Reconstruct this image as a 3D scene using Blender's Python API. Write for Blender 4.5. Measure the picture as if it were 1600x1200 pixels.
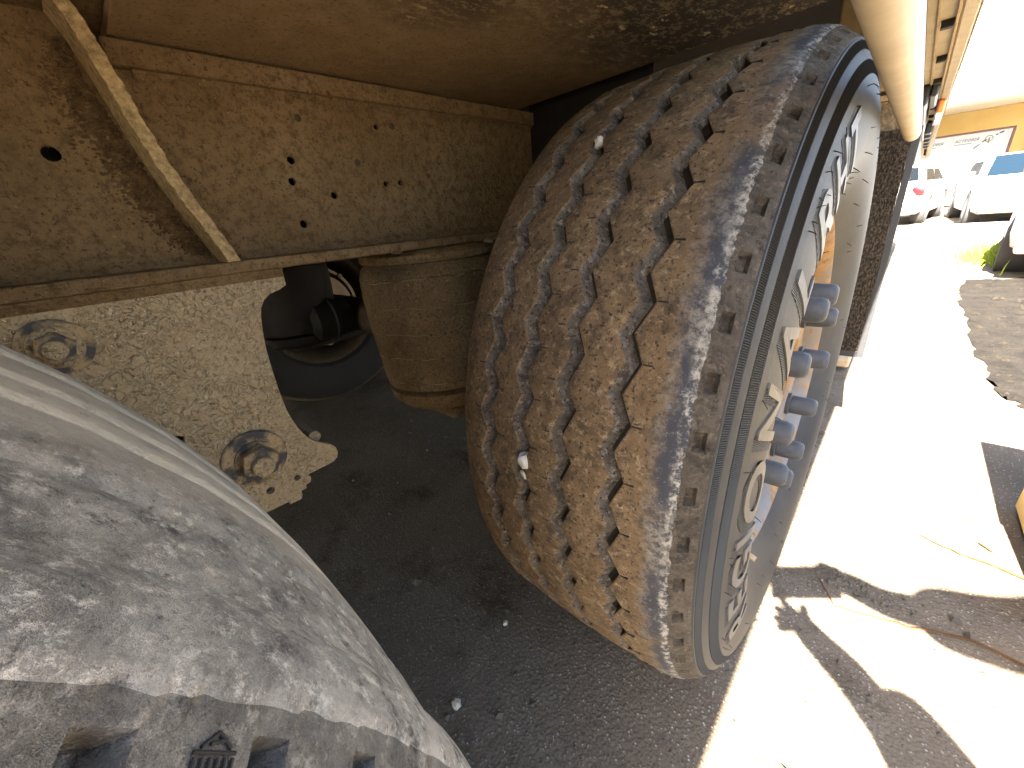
import bpy, bmesh, math, random
from mathutils import Vector, Matrix
random.seed(7)
R = math.radians
scene = bpy.context.scene
col = scene.collection
for o in list(bpy.data.objects):
    bpy.data.objects.remove(o)

# ------------------------------------------------------------------ camera
CAMH = 0.84
cd = bpy.data.cameras.new('camera'); cam = bpy.data.objects.new('camera', cd); col.objects.link(cam)
cd.sensor_width = 36; cd.lens = 13.807; cd.clip_start = 0.005; cd.clip_end = 2000
yaw, pitch, roll = R(45.054), R(22.360), R(-5.568)
fwd = Vector((-math.sin(yaw)*math.cos(pitch), math.cos(yaw)*math.cos(pitch), -math.sin(pitch)))
rt = Vector((math.cos(yaw), math.sin(yaw), 0)); up = rt.cross(fwd)
rt2 = rt*math.cos(roll) + up*math.sin(roll); up2 = -rt*math.sin(roll) + up*math.cos(roll)
m = Matrix((rt2, up2, -fwd)).transposed().to_4x4(); m.translation = (0, 0, CAMH)
cam.matrix_world = m
scene.camera = cam

# ------------------------------------------------------------------ light
sun_travel = Vector((-0.078, 1.08, -1.0)).normalized()
elev = math.asin(-sun_travel.z)
world = bpy.data.worlds.new('World'); scene.world = world; world.use_nodes = True
wn = world.node_tree; wn.nodes.clear()
sky = wn.nodes.new('ShaderNodeTexSky'); sky.sky_type = 'NISHITA'; sky.sun_disc = False
sky.sun_elevation = elev
sky.sun_rotation = math.atan2(-sun_travel.x, -sun_travel.y)
sky.dust_density = 2.0; sky.air_density = 1.0
bg = wn.nodes.new('ShaderNodeBackground'); bg.inputs['Strength'].default_value = 0.05
wo = wn.nodes.new('ShaderNodeOutputWorld')
wn.links.new(sky.outputs[0], bg.inputs[0]); wn.links.new(bg.outputs[0], wo.inputs[0])
sl = bpy.data.lights.new('sun', 'SUN'); sl.energy = 5.0; sl.angle = R(0.55); sl.color = (1.0, 0.93, 0.82)
so = bpy.data.objects.new('sun', sl); col.objects.link(so)
so.rotation_euler = sun_travel.to_track_quat('-Z', 'Y').to_euler()
vs = scene.view_settings
vs.view_transform = 'Standard'; vs.look = 'None'; vs.exposure = 4.75; vs.gamma = 1.0
scene.cycles.max_bounces = 6; scene.cycles.diffuse_bounces = 5; scene.cycles.glossy_bounces = 2

# ------------------------------------------------------------------ helpers
WL = {}
def tag(o, label=None, cat=None, group=None, kind=None):
    if label: o['label'] = label
    if cat: o['category'] = cat
    if group: o['group'] = group
    if kind: o['kind'] = kind
    return o
def empty(name, loc):
    o = bpy.data.objects.new(name, None); col.objects.link(o); o.location = loc; WL[o.name] = Vector(loc)
    o.empty_display_size = 0.1
    return o
def put(name, me, mats, parent=None, loc=(0, 0, 0), smooth=None):
    """link mesh `me`; loc is the WORLD position of its origin (parents are unrotated)"""
    o = bpy.data.objects.new(name, me); col.objects.link(o)
    if not isinstance(mats, (list, tuple)): mats = [mats]
    if len(me.materials) == 0:
        for mm in mats: me.materials.append(mm)
    if smooth is not None:
        for p in me.polygons: p.use_smooth = True
        me.set_sharp_from_angle(angle=R(smooth))
    loc = Vector(loc); WL[o.name] = loc
    if parent is not None:
        o.parent = parent; o.location = loc - WL[parent.name]
    else:
        o.location = loc
    return o
def mesh_from(verts, faces, name='m'):
    me = bpy.data.meshes.new(name); me.from_pydata(verts, [], faces); me.update(); return me
def bm_mesh(bm, name='m', normals=True):
    if normals: bmesh.ops.recalc_face_normals(bm, faces=bm.faces)
    me = bpy.data.meshes.new(name); bm.to_mesh(me); bm.free(); return me
def add_box(bm, lo, hi, bevel=0.0, seg=1, rot=None, piv=None):
    lo = Vector(lo); hi = Vector(hi)
    r = bmesh.ops.create_cube(bm, size=1.0)
    vs_ = r['verts']; c = (lo+hi)/2; s = hi-lo
    for v in vs_: v.co = Vector((v.co.x*s.x, v.co.y*s.y, v.co.z*s.z)) + c
    if rot is not None:
        pv = Vector(piv) if piv is not None else c
        for v in vs_: v.co = rot @ (v.co-pv) + pv
    if bevel > 0:
        es = list({e for v in vs_ for e in v.link_edges})
        bmesh.ops.bevel(bm, geom=es, offset=bevel, segments=seg, affect='EDGES', profile=0.5)
def box(lo, hi, bevel=0.0, seg=1):
    """mesh centred on its box; returns (mesh, centre)"""
    lo = Vector(lo); hi = Vector(hi); c = (lo+hi)/2
    bm = bmesh.new(); add_box(bm, lo-c, hi-c, bevel, seg)
    return bm_mesh(bm), c
def bpart(name, lo, hi, mat, parent, bevel=0.002, seg=1):
    me, c = box(lo, hi, bevel, seg); return put(name, me, mat, parent, c)
def lathe(profile, n=64, axis='x', closed_ends=True):
    """profile: (axial, radius)"""
    bm = bmesh.new(); rings = []
    for a, r in profile:
        ring = []
        if r < 1e-6:
            ring = [bm.verts.new({'x': (a, 0, 0), 'z': (0, 0, a), 'y': (0, a, 0)}[axis])]
        else:
            for i in range(n):
                t = 2*math.pi*i/n; c, s = r*math.cos(t), r*math.sin(t)
                ring.append(bm.verts.new({'x': (a, c, s), 'z': (c, s, a), 'y': (s, a, c)}[axis]))
        rings.append(ring)
    for A, B in zip(rings[:-1], rings[1:]):
        for i in range(n):
            j = (i+1) % n
            if len(A) == 1 and len(B) == 1: continue
            if len(A) == 1: bm.faces.new((A[0], B[i], B[j]))
            elif len(B) == 1: bm.faces.new((A[i], B[0], A[j]))
            else: bm.faces.new((A[i], B[i], B[j], A[j]))
    return bm
def tube(bm, pts, radii, n=8):
    pts = [Vector(p) for p in pts]
    if not isinstance(radii, (list, tuple)): radii = [radii]*len(pts)
    rings = []
    for i, p in enumerate(pts):
        d = (pts[min(i+1, len(pts)-1)] - pts[max(i-1, 0)]).normalized()
        a = d.cross(Vector((0.3, 0.2, 1))).normalized(); b = d.cross(a)
        rings.append([bm.verts.new(p + radii[i]*(math.cos(2*math.pi*k/n)*a + math.sin(2*math.pi*k/n)*b)) for k in range(n)])
    for A, B in zip(rings[:-1], rings[1:]):
        for k in range(n): bm.faces.new((A[k], A[(k+1) % n], B[(k+1) % n], B[k]))
    bm.faces.new(rings[0][::-1]); bm.faces.new(rings[-1])
def circle_pts(cy, cz, r, n=16):
    return [(cy + r*math.cos(2*math.pi*i/n), cz + r*math.sin(2*math.pi*i/n)) for i in range(n)]
def plate_x(outline, holes, x0, x1):
    """solid plate in the YZ plane from x0 to x1, with real holes"""
    bm = bmesh.new(); edges = []
    for loop in [outline] + holes:
        vsl = [bm.verts.new((x0, y, z)) for y, z in loop]
        for i in range(len(vsl)): edges.append(bm.edges.new((vsl[i], vsl[(i+1) % len(vsl)])))
    bmesh.ops.triangle_fill(bm, use_beauty=True, use_dissolve=False, edges=edges)
    g = bmesh.ops.extrude_face_region(bm, geom=list(bm.faces))
    for v in g['geom']:
        if isinstance(v, bmesh.types.BMVert): v.co.x = x1
    return bm
def prism(outline, axis, a0, a1):
    bm = bmesh.new()
    def P(u, v, a): return {'x': (a, u, v), 'y': (u, a, v), 'z': (u, v, a)}[axis]
    A = [bm.verts.new(P(u, v, a0)) for u, v in outline]; B = [bm.verts.new(P(u, v, a1)) for u, v in outline]
    n = len(A)
    for i in range(n): bm.faces.new((A[i], A[(i+1) % n], B[(i+1) % n], B[i]))
    bm.faces.new(A[::-1]); bm.faces.new(B)
    return bm
def smooth_noise(i, amp): return amp*(random.random()*2-1)

# ------------------------------------------------------------------ materials
class NT:
    def __init__(s, name):
        s.m = bpy.data.materials.new(name); s.m.use_nodes = True
        s.t = s.m.node_tree; s.t.nodes.clear()
        s.out = s.n('ShaderNodeOutputMaterial'); s.b = s.n('ShaderNodeBsdfPrincipled')
        s.l(s.b.outputs[0], s.out.inputs[0])
        s.tc = s.n('ShaderNodeTexCoord'); s.co = s.tc.outputs['Object']
    def n(s, t): return s.t.nodes.new(t)
    def l(s, a, b): s.t.links.new(a, b)
    def setin(s, node, name, v):
        if hasattr(v, 'is_linked') or hasattr(v, 'links'): s.l(v, node.inputs[name])
        else: node.inputs[name].default_value = v
    def noise(s, scale, detail=4, rough=0.6, vec=None, dist=0.0):
        x = s.n('ShaderNodeTexNoise'); x.inputs['Scale'].default_value = scale
        x.inputs['Detail'].default_value = detail; x.inputs['Roughness'].default_value = rough
        x.inputs['Distortion'].default_value = dist
        s.l(vec if vec is not None else s.co, x.inputs['Vector']); return x.outputs['Fac']
    def voro(s, scale, feat='F1', vec=None):
        x = s.n('ShaderNodeTexVoronoi'); x.feature = feat; x.inputs['Scale'].default_value = scale
        s.l(vec if vec is not None else s.co, x.inputs['Vector']); return x.outputs['Distance']
    def ramp(s, fac, lo, hi, interp='LINEAR'):
        x = s.n('ShaderNodeMapRange'); x.inputs['From Min'].default_value = lo; x.inputs['From Max'].default_value = hi
        if interp == 'S': x.interpolation_type = 'SMOOTHSTEP'
        s.l(fac, x.inputs['Value']); return x.outputs['Result']
    def math(s, op, a, b=None):
        x = s.n('ShaderNodeMath'); x.operation = op
        for i, v in enumerate((a, b)):
            if v is None: continue
            if isinstance(v, (int, float)): x.inputs[i].default_value = v
            else: s.l(v, x.inputs[i])
        return x.outputs[0]
    def mix(s, fac, a, b):
        x = s.n('ShaderNodeMix'); x.data_type = 'RGBA'
        if isinstance(fac, (int, float)): x.inputs[0].default_value = fac
        else: s.l(fac, x.inputs[0])
        for i, v in ((6, a), (7, b)):
            if isinstance(v, tuple): x.inputs[i].default_value = (*v, 1) if len(v) == 3 else v
            else: s.l(v, x.inputs[i])
        return x.outputs[2]
    def sep(s):
        x = s.n('ShaderNodeSeparateXYZ'); s.l(s.co, x.inputs[0]); return x.outputs
    def scaled(s, v):
        x = s.n('ShaderNodeMapping'); x.inputs['Scale'].default_value = v; s.l(s.co, x.inputs[0]); return x.outputs[0]
    def bump(s, h, strength=0.5, dist=0.002, prev=None):
        x = s.n('ShaderNodeBump'); x.inputs['Strength'].default_value = strength; x.inputs['Distance'].default_value = dist
        s.l(h, x.inputs['Height'])
        if prev is not None: s.l(prev, x.inputs['Normal'])
        return x.outputs[0]
    def done(s, color, rough=0.8, normal=None, metal=0.0, spec=0.3):
        if isinstance(color, tuple): s.b.inputs['Base Color'].default_value = (*color, 1)
        else: s.l(color, s.b.inputs['Base Color'])
        if isinstance(rough, (int, float)): s.b.inputs['Roughness'].default_value = rough
        else: s.l(rough, s.b.inputs['Roughness'])
        s.b.inputs['Metallic'].default_value = metal
        s.b.inputs['Specular IOR Level'].default_value = spec
        if normal is not None: s.l(normal, s.b.inputs['Normal'])
        return s.m

def simple(name, c, rough=0.6, metal=0.0, spec=0.4, var=0.15, scale=60, bump=0.1, bd=0.0008):
    t = NT(name); f = t.noise(scale, 5, 0.65)
    d = tuple(x*(1-var) for x in c); h = tuple(min(1, x*(1+var)) for x in c)
    return t.done(t.mix(t.ramp(f, .3, .7), d, h), rough, t.bump(t.noise(scale*3, 3), bump, bd), metal, spec)

def m_dust_steel():
    t = NT('dusty_chassis_steel')
    big = t.ramp(t.noise(6, 5, .6), .35, .7); fine = t.noise(210, 5, .75); mid = t.noise(60, 6, .7); pit = t.voro(130)
    c = t.mix(big, (.185, .120, .056), (.270, .182, .092))
    c = t.mix(t.ramp(mid, .48, .70), c, (.105, .066, .030))
    c = t.mix(t.ramp(fine, .53, .66), c, (.070, .044, .021))
    c = t.mix(t.ramp(t.noise(200, 4, .7), .62, .72), c, (.38, .265, .13))
    c = t.mix(t.math('MULTIPLY', t.ramp(pit, .16, .05), t.ramp(t.noise(14, 3), .50, .62)), c, (.030, .020, .011))
    n = t.bump(fine, 1.0, .0030); n = t.bump(mid, 1.0, .006, n)
    return t.done(c, .95, n, 0, .1)
def m_crackle():
    t = NT('crusted_dust_on_bracket')
    w = t.noise(8, 3, .5)
    nz = t.noise(72, 3, .55, dist=.9)
    ridge = t.math('ABSOLUTE', t.math('SUBTRACT', nz, .5)); rr = t.ramp(ridge, .005, .05)
    mask = t.ramp(w, .38, .56)
    c = t.mix(t.ramp(t.noise(26, 5, .7), .3, .7), (.36, .268, .152), (.47, .360, .215))
    c = t.mix(t.math('MULTIPLY', t.math('SUBTRACT', 1.0, rr), mask), c, (.64, .52, .33))
    c = t.mix(t.ramp(t.noise(150, 4, .7), .52, .62), c, (.25, .182, .100))
    c = t.mix(t.ramp(t.noise(230, 4, .7), .54, .68), c, (.20, .138, .070))
    c = t.mix(t.ramp(t.noise(210, 2, .5), .66, .74), c, (.72, .58, .37))
    c = t.mix(t.ramp(t.voro(95), .10, .05), c, (.09, .06, .03))
    n = t.bump(t.math('MULTIPLY', rr, mask), 1.0, .0030); n = t.bump(t.noise(230, 4, .7), 1.0, .0028, n)
    return t.done(c, .95, n, 0, .1)
def m_boltmix():
    t = NT('half_dusted_bolt_steel')
    c = t.mix(t.ramp(t.noise(38, 5, .6), .44, .58), (.075, .070, .066), (.40, .28, .145))
    f = t.noise(220, 4, .7); c = t.mix(t.ramp(f, .55, .68), c, (.10, .07, .04))
    return t.done(c, .9, t.bump(f, 1.0, .002), 0, .2)
def m_floor():
    t = NT('peeling_painted_floor_plate')
    big = t.noise(3.2, 4, .6); fl = t.noise(95, 6, .75, vec=t.scaled((1, .55, 1)))
    xg = t.math('ADD', t.sep()[0], t.math('MULTIPLY', big, .5)); patch = t.ramp(xg, .18, .36)
    c = t.mix(t.ramp(t.noise(30, 4), .35, .65), (.25, .165, .080), (.32, .215, .108))
    dark = t.mix(t.ramp(fl, .50, .58), (.05, .038, .025), (.22, .165, .09))
    c = t.mix(patch, c, dark)
    sp = t.math('MULTIPLY', t.ramp(t.noise(60, 3, .55, vec=t.scaled((1, .45, 1))), .66, .70), patch)
    c = t.mix(sp, c, (.62, .46, .22))
    c = t.mix(t.ramp(t.noise(190, 5, .75), .54, .68), c, (.085, .055, .026)); n = t.bump(fl, .9, .003); n = t.bump(t.noise(190, 5, .75), .9, .002, n)
    return t.done(c, .9, n, 0, .15)
def m_tread(name, cA, cB, dark, crust, edge=.105):
    t = NT(name)
    s = t.noise(120, 6, .8); b = t.noise(14, 4, .6); st = t.noise(48, 6, .75)
    c = t.mix(t.ramp(b, .3, .7), cA, cB)
    c = t.mix(t.ramp(st, .46, .66), c, dark)
    c = t.mix(t.ramp(s, .52, .66), c, crust)
    c = t.mix(t.ramp(t.noise(230, 3, .7), .56, .66), c, tuple(x*.55 for x in dark))
    # worn outer shoulder: grey mottled scuffing, some bare dark rubber, a ragged pale edge
    x = t.sep()[0]
    xr = t.math('ADD', x, t.math('MULTIPLY', t.math('SUBTRACT', t.noise(30, 7, .8), .5), .050))
    scuff = t.ramp(xr, edge+.012, edge+.030)
    mott = t.mix(t.ramp(t.noise(110, 6, .8), .42, .60), (.040, .036, .034), (.165, .145, .118))
    mott = t.mix(t.math('MULTIPLY', t.ramp(t.noise(7, 3), .44, .52), t.ramp(xr, edge+.022, edge+.030)), mott, t.mix(t.ramp(s, .55, .68), (.034, .034, .038), (.15, .145, .14)))
    c = t.mix(t.math('MULTIPLY', scuff, t.ramp(t.noise(5, 3), .28, .46)), c, mott)
    xe = t.math('ADD', x, t.math('MULTIPLY', t.math('SUBTRACT', t.noise(80, 6, .8), .5), .018))
    cr = t.math('MULTIPLY', t.ramp(xe, edge+.036, edge+.041), t.ramp(xe, edge+.052, edge+.047))
    c = t.mix(t.math('MULTIPLY', cr, t.ramp(s, .46, .60)), c, (.25, .225, .185))
    n = t.bump(s, .8, .0020); n = t.bump(st, .5, .003, n)
    return t.done(c, .9, n, 0, .2)
def m_tread_worn(name='grey_dusty_worn_tread', k=1.0, only=False, warm=(1.06, 1.0, .90)):
    t = NT(name)
    def K(c): return tuple(x*k*w for x, w in zip(c, warm))
    x = t.sep()[0]
    blot = t.noise(34, 9, .82, dist=.4); fine = t.noise(120, 6, .8); big = t.noise(7, 4, .6)
    mott = t.mix(t.ramp(blot, .38, .60), K((.095, .091, .086)), K((.235, .226, .210)))
    mott = t.mix(t.ramp(fine, .53, .64), mott, K((.35, .338, .315)))
    mott = t.mix(t.ramp(t.noise(62, 7, .82), .55, .64), mott, K((.055, .053, .052)))
    smooth = t.mix(t.ramp(t.noise(25, 6, .7), .3, .7), K((.29, .270, .232)), K((.38, .355, .31)))
    smooth = t.mix(t.ramp(fine, .56, .70), smooth, K((.20, .187, .165)))
    xw = t.math('ADD', x, t.math('MULTIPLY', t.math('SUBTRACT', big, .5), .05))
    c = mott if only else t.mix(t.ramp(xw, .000, .050), smooth, mott)
    n = t.bump(blot, 1.0, .008); n = t.bump(fine, 1.0, .003, n)
    return t.done(c, .9, n, 0, .2)
def m_side(name, cA, cB, rough=.5):
    t = NT(name)
    c = t.mix(t.ramp(t.noise(14, 5, .6), .3, .7), cA, cB)
    c = t.mix(t.ramp(t.noise(220, 4, .7), .60, .8), c, tuple(x*1.7 for x in cB))
    return t.done(c, rough, t.bump(t.noise(260, 4, .7), .35, .0008), 0, .3)
def m_ribbed():
    t = NT('fine_ribbed_rubber')
    x, y, z = t.sep()
    a = t.math('ARCTAN2', z, y); w = t.math('SINE', t.math('MULTIPLY', a, 1344/1.0))
    c = t.mix(t.ramp(w, -.6, .6), (.008, .0075, .007), (.036, .034, .03))
    return t.done(c, .7, t.bump(w, .8, .0012), 0, .3)
def m_asphalt():
    t = NT('dusty_asphalt')
    big = t.noise(1.1, 5, .6); g = t.voro(150, 'F1'); fine = t.noise(300, 4, .7)
    c = t.mix(t.ramp(big, .35, .68), (.085, .064, .043), (.155, .128, .097))
    c = t.mix(t.ramp(t.noise(4, 6, .7), .52, .70), c, (.048, .034, .020))
    c = t.mix(t.math('MULTIPLY', t.ramp(g, .34, .10), t.ramp(t.noise(60, 3), .46, .60)), c, (.32, .30, .26))
    c = t.mix(t.ramp(fine, .55, .68), c, (.030, .025, .019))
    h = t.math('ADD', t.math('MULTIPLY', g, -.6), t.math('MULTIPLY', t.noise(22, 6, .7), 1.0))
    n = t.bump(h, .8, .0035); n = t.bump(fine, .8, .0015, n)
    return t.done(c, .95, n, 0, .15)
def m_shade_soil():  # soil tones lowered so the colour carries the shadow
    t = NT('shade_toned_soil')
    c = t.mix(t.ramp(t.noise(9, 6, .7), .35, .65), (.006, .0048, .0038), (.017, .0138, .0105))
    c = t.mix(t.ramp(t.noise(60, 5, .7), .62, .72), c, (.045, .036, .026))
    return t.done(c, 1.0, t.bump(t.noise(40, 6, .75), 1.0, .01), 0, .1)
def m_rust():
    t = NT('rusted_rim_steel')
    z = t.sep()[2]
    a = t.noise(30, 6, .7); b = t.noise(11, 5, .65)
    c = t.mix(t.ramp(a, .35, .65), (.15, .072, .020), (.24, .135, .048))
    c = t.mix(t.ramp(b, .48, .60), c, (.13, .10, .068))
    c = t.mix(t.ramp(t.noise(55, 5, .7), .58, .66), c, (.12, .06, .025))
    low = t.ramp(t.math('ADD', z, t.math('MULTIPLY', t.noise(14, 4), .1)), .06, -.08)
    c = t.mix(t.math('MULTIPLY', low, t.ramp(t.noise(26, 5, .7), .40, .52)), c, (.13, .125, .12))
    return t.done(c, .8, t.bump(a, .6, .002), 0, .3)
def m_airbag():
    t = NT('cracked_airspring_rubber')
    z = t.sep()[2]
    wob = t.math('ADD', z, t.math('MULTIPLY', t.math('SUBTRACT', t.noise(3.5, 4), .5), .06))
    line = t.math('ABSOLUTE', t.math('SUBTRACT', t.math('FRACT', t.math('MULTIPLY', wob, 17.0)), .5))
    ln = t.ramp(line, .030, .008); f = t.noise(170, 5, .75)
    c = t.mix(t.ramp(t.noise(9, 5), .35, .65), (.095, .062, .029), (.190, .128, .062))
    c = t.mix(t.ramp(f, .50, .66), c, (.050, .034, .018))
    c = t.mix(t.ramp(t.noise(200, 3), .62, .70), c, (.28, .20, .11))
    c = t.mix(t.math('MULTIPLY', ln, t.ramp(t.noise(30, 4), .42, .52)), c, (.30, .22, .12))
    n = t.bump(ln, .9, .003); n = t.bump(f, .9, .002, n)
    return t.done(c, .95, n, 0, .15)
def m_bristle():
    t = NT('bristled_flap_rubber')
    f = t.noise(230, 5, .8, vec=t.scaled((1, 1, .45)))
    c = t.mix(t.ramp(f, .45, .62), (.010, .008, .006), (.075, .056, .037))
    return t.done(c, .95, t.bump(f, 1.0, .006), 0, .15)
def m_wall():
    t = NT('yellow_plaster')
    c = t.mix(t.ramp(t.noise(.7, 5, .6), .35, .7), (.43, .31, .12), (.52, .39, .175))
    c = t.mix(t.ramp(t.noise(2.2, 6, .7), .62, .66), c, (.5, .36, .15))
    return t.done(c, .9, t.bump(t.noise(20, 4), .3, .01), 0, .2)
def m_grass():
    t = NT('grass_blade')
    return t.done(t.mix(t.noise(8, 3), (.10, .16, .015), (.22, .26, .03)), .7, None, 0, .2)
def m_glass(name, c):
    t = NT(name); return t.done(c, .25, None, 0, .12)

M = dict(
    steel=m_dust_steel(), crackle=m_crackle(), floor=m_floor(),
    tread=m_tread('brown_dusty_tread', (.100, .064, .032), (.150, .098, .050), (.050, .035, .021), (.235, .168, .098)),
    tread2=m_tread_worn(k=1.8),
    side=m_side('dusty_sidewall_rubber', (.016, .0155, .0148), (.028, .0268, .025), .65),
    side_dark=m_side('dark_sidewall_rubber', (.012, .0105, .009), (.018, .016, .013), .8),
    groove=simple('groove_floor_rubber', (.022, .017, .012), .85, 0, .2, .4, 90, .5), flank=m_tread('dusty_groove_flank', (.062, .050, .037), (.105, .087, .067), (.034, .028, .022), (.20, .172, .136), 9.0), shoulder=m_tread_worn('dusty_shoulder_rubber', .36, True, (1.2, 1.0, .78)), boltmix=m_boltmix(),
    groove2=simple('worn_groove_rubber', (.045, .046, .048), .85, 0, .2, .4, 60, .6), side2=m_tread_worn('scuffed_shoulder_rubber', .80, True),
    letter=m_side('polished_letter_rubber', (.048, .046, .043), (.070, .067, .062), .55),
    ribbed=m_ribbed(), sipe=simple('sipe_black', (.008, .007, .006), .9),
    asphalt=m_asphalt(), soil=m_shade_soil(), rust=m_rust(), airbag=m_airbag(), bristle=m_bristle(), wall=m_wall(), grass=m_grass(),
    nut=simple('grey_blue_plastic_cap', (.036, .038, .042), .65, 0, .25, .2, 90, .15),
    bolt=simple('dusty_bolt_steel', (.20, .15, .095), .8, 0, .3, .35, 120, .5),
    beige=simple('beige_dusty_paint', (.30, .225, .13), .75, 0, .3, .2, 22, .4, .002),
    beige2=simple('pale_cream_paint', (.33, .275, .19), .6, 0, .4, .16, 18, .25, .001),
    rough_board=simple('rough_muddy_board', (.17, .125, .075), .95, 0, .1, .6, 45, 1.0, .008),
    dark=simple('dark_greasy_steel', (.009, .0068, .0047), .7, 0, .3, .5, 40, .5, .002),
    brownsteel=simple('brown_oily_steel', (.055, .037, .021), .7, 0, .3, .4, 40, .5, .002),
    black=simple('black_rubber', (.015, .015, .016), .5, 0, .4),
    amber=simple('amber_lens', (.85, .17, .01), .25, 0, .6, .05),
    drum=simple('bare_brake_drum', (.10, .068, .042), .4, .6, .5, .25, 30, .2),
    white=simple('white_car_paint', (.78, .78, .77), .25, 0, .5, .02, 3, 0.0),
    glass=m_glass('tinted_car_glass', (.0040, .0050, .0058)), glass_blue=m_glass('blue_tinted_windscreen', (.0040, .0085, .0135)),
    trim=simple('black_plastic_trim', (.03, .03, .032), .6),
    tyre_far=simple('car_tyre', (.03, .03, .03), .8), alloy=simple('car_rim', (.42, .40, .36), .4, .6),
    red=simple('red_lens', (.30, .004, .006), .25, 0, .6, .05), plate=simple('number_plate', (.75, .72, .6), .5),
    roofw=simple('white_roof_sheet', (.78, .78, .76), .6, 0, .3, .05, 2, .1),
    banner=simple('banner_vinyl', (.20, .205, .205), .6, 0, .3, .04, 3, .05),
    ink=simple('banner_ink', (.006, .006, .007), .7), ink2=simple('banner_ochre_ink', (.10, .065, .02), .7),
    maroon=simple('maroon_frame_paint', (.05, .016, .014), .6),
    wood=simple('yellow_plywood', (.62, .46, .21), .8, 0, .2, .18, 14, .3, .002),
    clod=simple('dry_mud_clod', (.105, .066, .031), .95, 0, .1, .5, 90, .6),
    stiff=simple('pale_dusty_edge', (.40, .285, .14), .95, 0, .1, .5, 130, 1.0, .004), soilstone=simple('brown_soil_stone', (.014, .011, .008), .95, 0, .1, .5, 20, .3),
    stone=simple('pale_pebble', (.40, .36, .30), .85, 0, .2, .25, 150, .5, .001),
    pebble=simple('grey_grit', (.075, .064, .050), .9, 0, .2, .4, 20, .3),
    twig=simple('dry_twig', (.07, .035, .015), .9, 0, .1, .4, 60, .5), leaf=simple('dry_leaf', (.06, .033, .012), .9),
    kerb=simple('concrete_kerb', (.42, .40, .36), .9, 0, .2, .15, 12, .5),
    skin=simple('skin', (.48, .29, .20), .5), jacket=simple('navy_jacket', (.03, .035, .06), .9), trouser=simple('grey_trousers', (.10, .10, .10), .9),
    shoe=simple('black_shoe', (.02, .02, .02), .6), hair=simple('brown_hair', (.05, .03, .02), .8),
)

# ------------------------------------------------------------------ ground
def ground():
    bm = bmesh.new(); S = 400
    vs_ = [bm.verts.new(v) for v in ((-S, -S, 0), (S, -S, 0), (S, S, 0), (-S, S, 0))]; bm.faces.new(vs_)
    tag(put('ground', bm_mesh(bm, normals=False), M['asphalt']), kind='structure')
    # soil verge beside the parked car, colour darkened to stand for shadow patches
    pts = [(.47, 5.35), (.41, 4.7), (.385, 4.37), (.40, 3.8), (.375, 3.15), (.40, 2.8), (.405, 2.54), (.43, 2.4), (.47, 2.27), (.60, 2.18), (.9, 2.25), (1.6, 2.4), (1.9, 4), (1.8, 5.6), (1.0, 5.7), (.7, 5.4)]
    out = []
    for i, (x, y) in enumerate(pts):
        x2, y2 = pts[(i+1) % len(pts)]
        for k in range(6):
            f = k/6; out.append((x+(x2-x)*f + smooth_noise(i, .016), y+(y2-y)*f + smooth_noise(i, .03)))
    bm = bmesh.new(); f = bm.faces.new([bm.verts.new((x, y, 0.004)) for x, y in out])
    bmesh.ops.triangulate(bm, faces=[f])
    tag(put('shade_toned_verge', bm_mesh(bm), M['soil']), kind='structure')
ground()

# ------------------------------------------------------------------ trailer
TR = empty('semi_trailer', (-1.3, 0.8, 0))
tag(TR, 'dusty brown semi trailer seen from underneath, with two big tyres and a hanger bracket', 'trailer')
H = CAMH
def Z(z): return z + H

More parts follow.
